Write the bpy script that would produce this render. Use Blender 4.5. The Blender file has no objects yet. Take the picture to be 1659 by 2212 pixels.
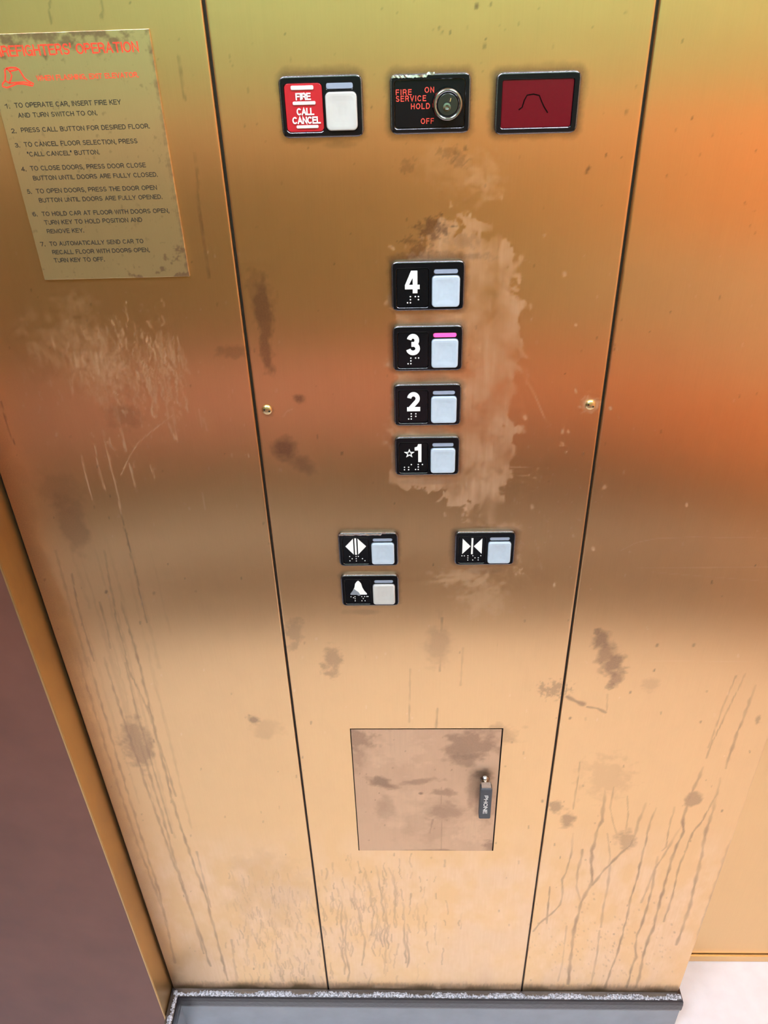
import bpy, bmesh, math, random
import numpy as np
from mathutils import Vector, Matrix

random.seed(7); rng = np.random.default_rng(11)
C = bpy.context.scene.collection
D = 0.66          # camera distance to the brass wall (m)
H = 1.476         # camera height
YAW, PITCH, ROLL, F = math.radians(-2.1028), math.radians(32.9832), math.radians(-1.7486), 1695.4
CX, CY = 829.5, 1106.0

fw = np.array([math.sin(YAW)*math.cos(PITCH), math.cos(YAW)*math.cos(PITCH), -math.sin(PITCH)])
r0 = np.array([math.cos(YAW), -math.sin(YAW), 0.0]); u0 = np.cross(r0, fw)
rt = r0*math.cos(ROLL)+u0*math.sin(ROLL); up = -r0*math.sin(ROLL)+u0*math.cos(ROLL)

def P(px, py, o=0.0):
    """point of the wall (offset o out of it) seen at a place in the photograph -> (x, z)"""
    v = fw*F + rt*(px-CX) - up*(py-CY); v = v*((D-o)/v[1])
    return float(v[0]), float(H+v[2])

# ------------------------------------------------------------------ materials
def mat(name, color, rough=0.5, metal=0.0, spec=0.5, coat=0.0, emit=None, estr=0.0, bump=None, trans=0.0):
    m = bpy.data.materials.new(name); m.use_nodes = True
    nt = m.node_tree; b = nt.nodes['Principled BSDF']
    b.inputs['Base Color'].default_value = (*color, 1); b.inputs['Roughness'].default_value = rough
    b.inputs['Metallic'].default_value = metal; b.inputs['Specular IOR Level'].default_value = spec
    b.inputs['Coat Weight'].default_value = coat; b.inputs['Coat Roughness'].default_value = 0.08
    b.inputs['Transmission Weight'].default_value = trans
    if emit: b.inputs['Emission Color'].default_value = (*emit, 1); b.inputs['Emission Strength'].default_value = estr
    # every material gets a little procedural variation
    tc = nt.nodes.new('ShaderNodeTexCoord'); n = nt.nodes.new('ShaderNodeTexNoise')
    n.inputs['Scale'].default_value = bump[0] if bump else 300.0; n.inputs['Detail'].default_value = 4
    nt.links.new(tc.outputs['Object'], n.inputs['Vector'])
    mx = nt.nodes.new('ShaderNodeMix'); mx.data_type = 'RGBA'; mx.blend_type = 'MULTIPLY'
    mx.inputs['Factor'].default_value = bump[1] if bump else 0.12
    mx.inputs[6].default_value = (*color, 1); nt.links.new(n.outputs['Fac'], mx.inputs[7]); 
    hs = nt.nodes.new('ShaderNodeMapRange'); hs.inputs[1].default_value = .2; hs.inputs[2].default_value = .8
    hs.inputs[3].default_value = .5; hs.inputs[4].default_value = 1.3
    nt.links.new(n.outputs['Fac'], hs.inputs[0]); nt.links.new(hs.outputs[0], mx.inputs[7])
    nt.links.new(mx.outputs[2], b.inputs['Base Color'])
    if bump and len(bump) > 2:
        bp = nt.nodes.new('ShaderNodeBump'); bp.inputs['Strength'].default_value = bump[2]; bp.inputs['Distance'].default_value = .001
        nt.links.new(n.outputs['Fac'], bp.inputs['Height']); nt.links.new(bp.outputs[0], b.inputs['Normal'])
    return m

def brass(name, base=(0.81, 0.53, 0.268), rough=0.26, dark=(0.33, 0.215, 0.14), light=(0.92, 0.67, 0.43), mott=0.22, aniso=0.9, metal=0.96, tangent=(1,0,0)):
    m = bpy.data.materials.new(name); m.use_nodes = True
    nt = m.node_tree; N = nt.nodes; L = nt.links; b = N['Principled BSDF']
    def math_(op, a, c=None, clamp=False):
        q = N.new('ShaderNodeMath'); q.operation = op; q.use_clamp = clamp
        for i, v in enumerate((a, c)):
            if v is None: continue
            if isinstance(v, (int, float)): q.inputs[i].default_value = v
            else: L.new(v, q.inputs[i])
        return q.outputs[0]
    def mix(f, a, c):
        q = N.new('ShaderNodeMix'); q.data_type = 'RGBA'
        if isinstance(f, (int, float)): q.inputs['Factor'].default_value = f
        else: L.new(f, q.inputs['Factor'])
        for i, v in ((6, a), (7, c)):
            if isinstance(v, tuple): q.inputs[i].default_value = (*v, 1)
            else: L.new(v, q.inputs[i])
        return q.outputs[2]
    tc = N.new('ShaderNodeTexCoord')
    def noise(scale, sx, sz, det=4, rough_=.55):
        mp = N.new('ShaderNodeMapping'); mp.inputs['Scale'].default_value = (sx, sx, sz)
        L.new(tc.outputs['Object'], mp.inputs['Vector'])
        n = N.new('ShaderNodeTexNoise'); n.inputs['Scale'].default_value = scale; n.inputs['Detail'].default_value = det
        n.inputs['Roughness'].default_value = rough_; L.new(mp.outputs[0], n.inputs['Vector']); return n.outputs['Fac']
    grain = noise(900, 1, .02, 3); big = noise(9, 1, .6, 5, .6); mid = noise(55, 1, .45, 5, .65); fine = noise(700, 1, .8, 3)
    ad = N.new('ShaderNodeAttribute'); ad.attribute_name = 'dark_wear'
    al = N.new('ShaderNodeAttribute'); al.attribute_name = 'light_wear'
    edge = math_('ADD', .72, math_('MULTIPLY', fine, .55))
    dk = math_('MULTIPLY', ad.outputs['Fac'], edge, True)
    strk = noise(260, 1, .06, 4, .6)
    lt = math_('MULTIPLY', al.outputs['Fac'], math_('ADD', .15, math_('MULTIPLY', strk, 1.6)), True)
    mt = math_('MULTIPLY', math_('SUBTRACT', math_('ADD', math_('MULTIPLY', big, .6), math_('MULTIPLY', mid, .4)), .46), 3.0*mott, True)
    col = mix(mt, base, tuple(a*.45+c*.55 for a, c in zip(base, dark)))
    col = mix(math_('MULTIPLY', grain, .22), col, tuple(min(1, a*1.35) for a in base))
    col = mix(lt, col, light); col = mix(dk, col, dark)
    L.new(col, b.inputs['Base Color'])
    L.new(math_('SUBTRACT', metal, math_('MULTIPLY', lt, .17)), b.inputs['Metallic'])
    rr = math_('ADD', math_('ADD', rough, math_('MULTIPLY', grain, .06)), math_('ADD', math_('MULTIPLY', lt, .22), math_('MULTIPLY', dk, .1)))
    L.new(rr, b.inputs['Roughness'])
    b.inputs['Anisotropic'].default_value = aniso
    tv = N.new('ShaderNodeCombineXYZ')
    for i in range(3): tv.inputs[i].default_value = tangent[i]
    L.new(tv.outputs[0], b.inputs['Tangent'])
    hgt = math_('ADD', math_('MULTIPLY', grain, .12), math_('MULTIPLY', lt, .08))
    bp = N.new('ShaderNodeBump'); bp.inputs['Strength'].default_value = .05; bp.inputs['Distance'].default_value = .0003
    L.new(hgt, bp.inputs['Height']); L.new(bp.outputs[0], b.inputs['Normal'])
    return m

M = {}
M['brass'] = brass('brushed_brass')
M['door_brass'] = brass('phone_door_brass', base=(0.64, 0.43, 0.27), rough=.36, mott=.75)
M['plaque_brass'] = brass('plaque_brass', base=(0.66, 0.52, 0.27), rough=.26, mott=.25, metal=.85)
M['strip_brass'] = brass('strip_brass', base=(0.60, 0.38, 0.15), rough=.35, mott=.9, aniso=.2)
M['far_brass'] = brass('far_brass', base=(0.80, 0.55, 0.28), rough=.38, mott=.12, aniso=.5)
M['screw_brass'] = mat('screw_brass', (.80, .62, .34), .3, 1, bump=(900, .3, .15))
M['black'] = mat('black_plastic', (.004, .0045, .006), .14, 0, .22)
M['rim'] = mat('worn_chrome_rim', (.20, .20, .23), .24, .95, bump=(1200, .5, .2))
M['silver'] = mat('silver_edge', (.70, .70, .72), .3, 1, bump=(900, .4, .3))
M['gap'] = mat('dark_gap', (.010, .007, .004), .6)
M['white'] = mat('white_raised', (.86, .86, .86), .35)
M['dot'] = mat('braille_white', (.80, .80, .80), .3)
M['button'] = mat('pale_button_plastic', (0.44, 0.53, 0.64), .28, 0, .5, .3)
M['button_warm'] = mat('aged_button_plastic', (0.5, 0.5, 0.49), .3, 0, .5, .2, bump=(60, .25))
M['lens'] = mat('grey_lens', (0.27, 0.32, 0.43), .2, 0, .5, .3)
M['pink'] = mat('lit_pink_lens', (.8, .08, .30), .3, 0, .5, 0, (1.0, .07, .33), 1.1)
M['red'] = mat('red_plate', (0.45, 0.008, 0.02), .3, 0, .5, .2)
M['redtext'] = mat('red_engraving', (.85, .07, .05), .4)
M['redplaque'] = mat('red_plaque_paint', (.90, .05, .02), .5, bump=(500, .3))
M['ink'] = mat('black_plaque_paint', (.018, .014, .012), .5, bump=(500, .3))
M['jewel'] = mat('dark_red_lens', (0.11, 0.0003, 0.008), .2, 0, .3, .1)
M['jewelmark'] = mat('dark_mark', (.004, .0001, .001), .25, 0, .1)
M['chrome'] = mat('dark_chrome', (.30, .31, .33), .16, 1)
M['cyl'] = mat('lock_face', (.07, .08, .08), .22, .9)
M['greytag'] = mat('grey_rubber', (.055, .062, .075), .5)
M['greybell'] = mat('grey_bell', (.22, .25, .30), .35)
M['base_lip'] = mat('black_base_moulding', (0.014, 0.013, 0.018), .3, .0, .5, .3, bump=(160, .5, .4))
M['base_face'] = mat('grey_base_face', (.21, .25, .30), .25, .0, .6, .3, bump=(25, .25))
M['dust'] = mat('dusty_caulk', (0.5, 0.55, 0.66), .45, 0, .5, 0, bump=(420, .75, 1.0))
M['brown'] = mat('brown_metal', (0.19, 0.075, 0.05), .42, .35, .5, bump=(14, .35))
M['floor'] = mat('white_vinyl_floor', (0.78, 0.8, 0.9), .35, bump=(30, .16))
M['ceil'] = mat('ceiling_white', (.75, .75, .73), .6)
M['lamp'] = mat('lamp_diffuser', (.9, .9, .9), .5, emit=(.93, .985, 1.12), estr=30.0)
M['green'] = mat('green_laminate', (0.3, 0.45, 0.25), .5)  # this and the next tints are made up for the brass reflections
M['orange'] = mat('orange_panel', (1.0, 0.36, 0.12), .5)
M['rose'] = mat('rose_laminate', (0.74, 0.4, 0.42), .5)
M['wood'] = mat('brown_wood', (0.16, 0.125, 0.035), .5)
M['tan'] = mat('tan_laminate', (0.5, 0.31, 0.18), .5)
M['mat'] = mat('dark_doormat', (0.08, 0.035, 0.006), .9)  # for the added slab that darkens the reflected floor
M['green2'] = mat('pale_green_laminate', (0.35, 0.6, 0.34), .5)
M['tan2'] = mat('dull_tan_laminate', (0.3, 0.33, 0.16), .5)
M['rust'] = mat('rust_laminate', (0.48, 0.155, 0.02), .5)
M['dwood'] = mat('dark_wood', (0.05, 0.022, 0.006), .5)
M['rust2'] = mat('bright_rust_laminate', (0.95, 0.27, 0.08), .5)
M['tan3'] = mat('light_tan_laminate', (0.78, 0.7, 0.66), .5)
M['warm'] = mat('warm_laminate', (0.95, 0.5, 0.24), .5)
M['kick'] = mat('grey_kick_plate', (0.33, 0.34, 0.31), .5)

for n_ in M['dust'].node_tree.nodes:
    if n_.type == 'MAP_RANGE': n_.inputs[1].default_value = .40; n_.inputs[2].default_value = .56; n_.inputs[3].default_value = .04; n_.inputs[4].default_value = 1.15
# ------------------------------------------------------------------ helpers
def link(name, me, m, parent=None, loc=None):
    o = bpy.data.objects.new(name, me)
    if m is not None and not me.materials: me.materials.append(m)
    C.objects.link(o)
    if parent: o.parent = parent
    if loc: o.location = loc
    return o
def tag(o, label=None, cat=None, group=None, kind=None):
    if label: o['label'] = label
    if cat: o['category'] = cat
    if group: o['group'] = group
    if kind: o['kind'] = kind
    return o
def empty(name, loc, label, cat, group=None):
    o = bpy.data.objects.new(name, None); C.objects.link(o); o.location = loc; o.empty_display_size = .02
    return tag(o, label, cat, group)
def from_bm(bm, name, smooth=False):
    me = bpy.data.meshes.new(name); bmesh.ops.recalc_face_normals(bm, faces=bm.faces[:]); bm.to_mesh(me); bm.free()
    if smooth:
        for p in me.polygons: p.use_smooth = True
    return me
def box(bm, a, b):
    x0, y0, z0 = a; x1, y1, z1 = b
    v = [bm.verts.new(c) for c in ((x0,y0,z0),(x1,y0,z0),(x1,y1,z0),(x0,y1,z0),(x0,y0,z1),(x1,y0,z1),(x1,y1,z1),(x0,y1,z1))]
    for f in ((0,1,2,3),(4,5,6,7),(0,1,5,4),(1,2,6,5),(2,3,7,6),(3,0,4,7)): bm.faces.new([v[i] for i in f])
def boxobj(name, a, b, m, parent=None, bev=0):
    bm = bmesh.new(); box(bm, a, b)
    if bev: bmesh.ops.bevel(bm, geom=bm.edges[:], offset=bev, segments=2, affect='EDGES')
    return link(name, from_bm(bm, name), m, parent)
def rrect(cx, cz, w, h, r, n=7):
    pts = []; r = min(r, w/2-1e-5, h/2-1e-5)
    for (sx, sz, a0) in ((1,1,0),(-1,1,90),(-1,-1,180),(1,-1,270)):
        for i in range(n+1):
            a = math.radians(a0+90*i/n)
            pts.append((cx+sx*(w/2-r)+r*math.cos(a), cz+sz*(h/2-r)+r*math.sin(a)))
    return pts
def ring(bm, pts, o): return [bm.verts.new((x, -o, z)) for x, z in pts]
def bridge(bm, a, b):
    n = len(a)
    for i in range(n): bm.faces.new((a[i], a[(i+1) % n], b[(i+1) % n], b[i]))
def rr_prism(bm, cx, cz, w, h, r, o0, o1, b=.0004, steps=3, dish=0.0):
    R = [ring(bm, rrect(cx, cz, w, h, r), o0)]
    for k in range(steps+1):
        a = math.pi/2*k/steps; ins = b*(1-math.cos(a)); o = o1-b+b*math.sin(a)
        R.append(ring(bm, rrect(cx, cz, w-2*ins, h-2*ins, max(r-ins, 1e-4)), o))
    if dish:
        R.append(ring(bm, rrect(cx, cz, w*.80, h*.80, r*.8), o1)); R.append(ring(bm, rrect(cx, cz, w*.55, h*.55, r*.8), o1-dish*.6)); R.append(ring(bm, rrect(cx, cz, w*.2, h*.2, r*.3), o1-dish))
    for a, c in zip(R, R[1:]): bridge(bm, a, c)
    bm.faces.new(R[-1])
def frame_mesh(w, h, r, holes, o1=.004, b=.0013, hb=.0005, o_in=.0012):
    """rounded bezel with real openings"""
    bm = bmesh.new(); R = [ring(bm, rrect(0, 0, w, h, r), 0.0)]; st = 4
    for k in range(st+1):
        a = math.pi/2*k/st; ins = b*(1-math.cos(a)); R.append(ring(bm, rrect(0, 0, w-2*ins, h-2*ins, r-ins), o1-b+b*math.sin(a)))
    for a, c in zip(R, R[1:]): bridge(bm, a, c)
    nrim = len(bm.faces)
    edges = []
    def loop_edges(vs):
        es = []
        for i in range(len(vs)):
            e = bm.edges.get((vs[i], vs[(i+1) % len(vs)])) or bm.edges.new((vs[i], vs[(i+1) % len(vs)])); es.append(e)
        return es
    edges += loop_edges(R[-1])
    for (cx, cz, hw, hh, hr) in holes:
        A = ring(bm, rrect(cx, cz, hw+2*hb, hh+2*hb, hr+hb), o1); B = ring(bm, rrect(cx, cz, hw+.6*hb, hh+.6*hb, hr+.3*hb), o1-hb*.4)
        Cc = ring(bm, rrect(cx, cz, hw, hh, hr), o1-hb); E_ = ring(bm, rrect(cx, cz, hw, hh, hr), o_in)
        bridge(bm, A, B); bridge(bm, B, Cc); bridge(bm, Cc, E_); edges += loop_edges(A)
    bmesh.ops.triangle_fill(bm, use_beauty=True, use_dissolve=False, edges=edges)
    return from_bm(bm, 'frame')
def disc(bm, cx, cz, r, o0, o1, n=24, b=0):
    c = lambda rr, o: [bm.verts.new((cx+rr*math.cos(2*math.pi*i/n), -o, cz+rr*math.sin(2*math.pi*i/n))) for i in range(n)]
    R = [c(r, o0), c(r, o1-b)] + ([c(r-b*.3, o1-b*.3), c(r-b, o1)] if b else [])
    for a, d in zip(R, R[1:]): bridge(bm, a, d)
    bm.faces.new(R[-1]); bm.faces.new(R[0][::-1])
def poly(bm, pts, o0, o1):
    A = ring(bm, pts, o0); B = ring(bm, pts, o1); bridge(bm, A, B); bm.faces.new(B)
def lathe(bm, prof, n=40, cx=0, cz=0):
    """prof: list of (radius, out)"""
    R = [[bm.verts.new((cx+r*math.cos(2*math.pi*i/n), -o, cz+r*math.sin(2*math.pi*i/n))) for i in range(n)] for r, o in prof]
    for a, c in zip(R, R[1:]): bridge(bm, a, c)
    bm.faces.new(R[-1])
def stroke(bm, pts, w, o0, o1, closed=False):
    n = len(pts); segs = n if closed else n-1
    L_ = []; R_ = []
    for i in range(n):
        a = Vector(pts[(i-1) % n] if (closed or i > 0) else pts[i]); c = Vector(pts[(i+1) % n] if (closed or i < n-1) else pts[i])
        d = (c-a).normalized(); nn = Vector((-d.y, d.x))*w/2
        L_.append((pts[i][0]+nn.x, pts[i][1]+nn.y)); R_.append((pts[i][0]-nn.x, pts[i][1]-nn.y))
    for i in range(segs):
        j = (i+1) % n
        poly(bm, [L_[i], L_[j], R_[j], R_[i]], o0, o1)

def arc(cx, cy, rx, ry, a0, a1, n=14):
    return [(cx+rx*math.cos(math.radians(a0+(a1-a0)*i/n)), cy+ry*math.sin(math.radians(a0+(a1-a0)*i/n))) for i in range(n+1)]
_bowl = lambda: [(0, 0), (0, 1), (.33, 1)]+arc(.33, .74, .25, .26, 90, -90)+[(0, .48)]
GL = {'A': (.68, [[(0, 0), (.34, 1), (.68, 0)], [(.12, .33), (.56, .33)]]), 'B': (.61, [[(0, 0), (0, 1), (.33, 1)]+arc(.33, .765, .24, .235, 90, -90)+[(0, .53)], [(.3, .53), (.35, .53)]+arc(.35, .265, .26, .265, 90, -90)+[(0, 0)]]),
 'C': (.68, [arc(.35, .5, .35, .5, 38, 322, 20)]), 'D': (.64, [[(0, 0), (0, 1), (.28, 1)]+arc(.28, .5, .36, .5, 90, -90, 18)+[(0, 0)]]), 'E': (.54, [[(.54, 1), (0, 1), (0, 0), (.56, 0)], [(0, .53), (.5, .53)]]),
 'F': (.52, [[(.52, 1), (0, 1), (0, 0)], [(0, .51), (.46, .51)]]), 'G': (.72, [arc(.36, .5, .36, .5, 38, 335, 20), [(.40, .48), (.70, .48), (.70, 0)]]), 'H': (.60, [[(0, 0), (0, 1)], [(.6, 0), (.6, 1)], [(0, .53), (.6, .53)]]),
 'I': (.02, [[(.01, 0), (.01, 1)]]), 'J': (.42, [[(.42, 1), (.42, .24)]+arc(.21, .24, .21, .24, 0, -180)]), 'K': (.62, [[(0, 0), (0, 1)], [(.58, 1), (0, .38)], [(.20, .58), (.62, 0)]]), 'L': (.50, [[(0, 1), (0, 0), (.5, 0)]]),
 'M': (.74, [[(0, 0), (0, 1), (.37, .06), (.74, 1), (.74, 0)]]), 'N': (.60, [[(0, 0), (0, 1), (.6, 0), (.6, 1)]]), 'O': (.74, [arc(.37, .5, .37, .5, 0, 360, 28)]), 'P': (.58, [_bowl()]), 'R': (.60, [_bowl(), [(.32, .48), (.47, .44), (.53, .32), (.54, .12), (.59, 0)]]),
 'S': (.58, [arc(.29, .745, .255, .255, 22, 270)+arc(.29, .25, .29, .245, 90, -160)]), 'T': (.62, [[(0, 1), (.62, 1)], [(.31, 1), (.31, 0)]]), 'U': (.60, [[(0, 1), (0, .29)]+arc(.3, .29, .3, .29, 180, 360)+[(.6, 1)]]), 'V': (.64, [[(0, 1), (.32, 0), (.64, 1)]]),
 'W': (.92, [[(0, 1), (.23, 0), (.46, 1), (.69, 0), (.92, 1)]]), 'X': (.62, [[(0, 0), (.62, 1)], [(0, 1), (.62, 0)]]), 'Y': (.64, [[(0, 1), (.32, .42), (.64, 1)], [(.32, .42), (.32, 0)]]),
 '1': (.30, [[(.03, .74), (.18, .80), (.27, 1), (.27, 0)]]), '2': (.54, [arc(.27, .71, .26, .29, 172, -38)+[(.05, .02)], [(.0, 0), (.55, 0)]]), '3': (.56, [arc(.27, .75, .24, .245, 168, -90)+[(.17, .505)], [(.17, .52)]+arc(.27, .26, .29, .26, 90, -168)]), '4': (.58, [[(.42, 0), (.42, 1), (0, .27), (.58, .27)]]),
 '5': (.54, [[(.50, 1), (.10, 1), (.05, .5)]+arc(.25, .32, .29, .32, 130, -155)]), '6': (.54, [arc(.28, .31, .26, .31, 0, 360, 20), arc(.31, .5, .29, .5, 48, 190)]), '7': (.54, [[(0, 1), (.54, 1), (.2, 0)]]),
 '.': (.02, [[(.01, -.06), (.01, .07)]]), ',': (.04, [[(.03, .06), (.03, -.10), (-.01, -.20)]]), "'": (.02, [[(.01, 1.04), (.01, .72)]]), '"': (.2, [[(.02, 1.04), (.02, .74)], [(.18, 1.04), (.18, .74)]])}
def text_into(bm, body, x0, x1, zb, cap, o, th=.00025, wt=.13, ang=0.0, track=.24):
    """monoline lettering on the wall plane; baseline from x0 to x1 at height zb, capital height cap"""
    pen = 0; segs = []
    for ch in body:
        if ch == ' ': pen += .46; continue
        w, ls = GL[ch]
        for l in ls: segs.append([(pen+x, y) for x, y in l])
        pen += w+track
    pen -= track; sx = (x1-x0-wt*cap)/max(pen, .05) if len(body) > 1 or pen > .1 else cap
    if len(body) == 1 and pen < .1: sx = cap
    ca, sa = math.cos(ang), math.sin(ang); hw = wt*cap/2
    T = lambda x, z: (x0+x*ca-z*sa, zb+x*sa+z*ca)
    for li, l in enumerate(segs):
        pts = [(hw+x*sx, hw+y*(cap-2*hw)) for x, y in l]
        closed = math.hypot(pts[0][0]-pts[-1][0], pts[0][1]-pts[-1][1]) < 1e-6
        if closed: pts = pts[:-1]
        n = len(pts); A = []; B = []
        def dr_(a, b):
            L_ = math.hypot(b[0]-a[0], b[1]-a[1]) or 1; return ((b[0]-a[0])/L_, (b[1]-a[1])/L_)
        for k in range(n):
            d0 = dr_(pts[k-1], pts[k]) if (closed or k > 0) else None; d1 = dr_(pts[k], pts[(k+1) % n]) if (closed or k < n-1) else None
            ext = 0 if n > 6 else hw
            px, pz = pts[k]
            if d0 is None: d0 = d1; px -= d1[0]*ext; pz -= d1[1]*ext
            elif d1 is None: d1 = d0; px += d0[0]*ext; pz += d0[1]*ext
            nx, nz = -(d0[1]+d1[1]), d0[0]+d1[0]; q = math.hypot(nx, nz) or 1; nx /= q; nz /= q
            m = hw/max(.42, -d0[1]*nx+d0[0]*nz); A.append(T(px+nx*m, pz+nz*m)); B.append(T(px-nx*m, pz-nz*m))
        oo = o+th+(6e-5 if wt > .2 else 6e-6)*(li % 9)
        vt = [[bm.verts.new((x, -h_, z)) for x, z in P_] for P_, h_ in ((A, oo), (B, oo), (A, o-.0001), (B, o-.0001))]
        for k in range(n if closed else n-1):
            j2 = (k+1) % n
            bm.faces.new((vt[0][k], vt[0][j2], vt[1][j2], vt[1][k])); bm.faces.new((vt[0][k], vt[2][k], vt[2][j2], vt[0][j2])); bm.faces.new((vt[1][k], vt[1][j2], vt[3][j2], vt[3][k]))
        if not closed:
            for k in (0, n-1): bm.faces.new((vt[0][k], vt[1][k], vt[3][k], vt[2][k]))

# ------------------------------------------------------------------ wear maps (marks of the metal, plus painted shade and sheen)
def vnoise(shape, cells):
    gy, gx = cells; g = rng.random((gy+2, gx+2))
    y = np.linspace(0, gy, shape[0]); x = np.linspace(0, gx, shape[1])
    yi = np.minimum(y.astype(int), gy); xi = np.minimum(x.astype(int), gx); fy = (y-yi)[:, None]; fx = (x-xi)[None, :]
    fy = fy*fy*(3-2*fy); fx = fx*fx*(3-2*fx)
    a = g[yi][:, xi]; b = g[yi][:, xi+1]; c = g[yi+1][:, xi]; d = g[yi+1][:, xi+1]
    return (a*(1-fx)+b*fx)*(1-fy)+(c*(1-fx)+d*fx)*fy
def fbm(shape, cells, octs=4):
    s = np.zeros(shape); amp = 1; t = 0
    for k in range(octs):
        s += amp*vnoise(shape, (cells[0]*2**k, cells[1]*2**k)); t += amp; amp *= .6
    return s/t
class WearShade:
    def __init__(s, xs, zs):
        s.x = xs; s.z = zs; s.d = np.zeros((len(zs), len(xs))); s.l = np.zeros_like(s.d)
    def sub(s, x0, x1, z0, z1):
        i = np.searchsorted(s.x, (x0, x1)); j = np.searchsorted(s.z, (z0, z1))
        if i[1] <= i[0] or j[1] <= j[0]: return None
        return slice(j[0], j[1]), slice(i[0], i[1])
    def put(s, which, sl, v):
        A = s.d if which == 'd' else s.l; A[sl] = 1-(1-A[sl])*(1-np.clip(v, 0, .8))
    def jitter(s, pts):
        out = [pts[0]]
        for a, b in zip(pts, pts[1:]):
            n = max(1, int(math.hypot(b[0]-a[0], b[1]-a[1])/11))
            for i in range(1, n+1):
                t = i/n; j = 0 if (i == n and b is pts[-1]) else 1.3
                out.append((a[0]+(b[0]-a[0])*t+random.uniform(-j, j), a[1]+(b[1]-a[1])*t))
        return out
    def line(s, pts, w, amt, which='d', fade=True):
        """pts in photograph places, w its width there"""
        s.tt = 0.0; s.ph = random.uniform(0, 6.28)
        if len(pts) > 4 and w > 3.5: pts = s.jitter(pts)
        for k in range(len(pts)-1):
            a = np.array(P(*pts[k])); b = np.array(P(*pts[k+1]))
            wm = abs(P(pts[k][0]+w, pts[k][1])[0]-P(*pts[k])[0])*.5; m = wm*2.5+.001
            sl = s.sub(min(a[0], b[0])-m, max(a[0], b[0])+m, min(a[1], b[1])-m, max(a[1], b[1])+m)
            if sl is None: continue
            X, Z = np.meshgrid(s.x[sl[1]], s.z[sl[0]]); d = b-a; L2 = d@d+1e-12
            t = np.clip(((X-a[0])*d[0]+(Z-a[1])*d[1])/L2, 0, 1)
            r = np.hypot(X-a[0]-t*d[0], Z-a[1]-t*d[1])
            A = s.d if which == 'd' else s.l
            ph_ = s.ph; Lp = math.hypot(*(np.array(pts[k+1])-pts[k])); tt = s.tt+t*Lp
            mod = np.sin(tt*.11+ph_)*.5+np.sin(tt*.047+ph_*2.3)*.5; mod2 = np.sin(tt*.23+ph_*1.7)*.6+np.sin(tt*.071+ph_*3.1)*.4
            ww = wm*(.78+.34*mod2) if w > 2.9 else wm
            fd = np.clip(.3+tt/90, 0, 1) if (w > 3 and len(pts) > 6) else 1
            A[sl] = np.maximum(A[sl], fd*amt*(.84+.26*mod)*np.clip(1.5-r/ww, 0, 1))
            s.tt += Lp
    def blob(s, px, py, rx, ry, amt, which='d', rag=.6, cells=6, ang=0.0, soft=.5):
        c = P(px, py); ax = abs(P(px+rx, py)[0]-c[0]); az = abs(P(px, py+ry)[1]-c[1]); R = max(ax, az)*1.5
        sl = s.sub(c[0]-R, c[0]+R, c[1]-R, c[1]+R)
        if sl is None: return
        X, Z = np.meshgrid(s.x[sl[1]]-c[0], s.z[sl[0]]-c[1])
        ca, sa = math.cos(ang), math.sin(ang); U = (X*ca+Z*sa)/ax; V = (-X*sa+Z*ca)/az
        q = np.hypot(U, V)+rag*(fbm(U.shape, (cells, cells))-.5)*2
        s.put(which, sl, amt*np.clip((1-q)/soft, 0, 1))

def wiggle(x, y, length, amp, step=9):
    """drip running down the wall from a place of the photograph"""
    pts = [(x, y)]; n = max(2, int(length/step))
    for i in range(n):
        sl = (911-x)/(3767-y); x += sl*step + random.uniform(-amp, amp); y += step; pts.append((x, y))
    return pts
def in_poly(x, z, pl):
    ins = np.zeros(x.shape, bool); n = len(pl)
    for i in range(n):
        x0, z0 = pl[i]; x1, z1 = pl[(i+1) % n]
        c = ((z0 > z) != (z1 > z)) & (x < (x1-x0)*(z-z0)/(z1-z0+1e-12)+x0); ins ^= c
    return ins

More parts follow.
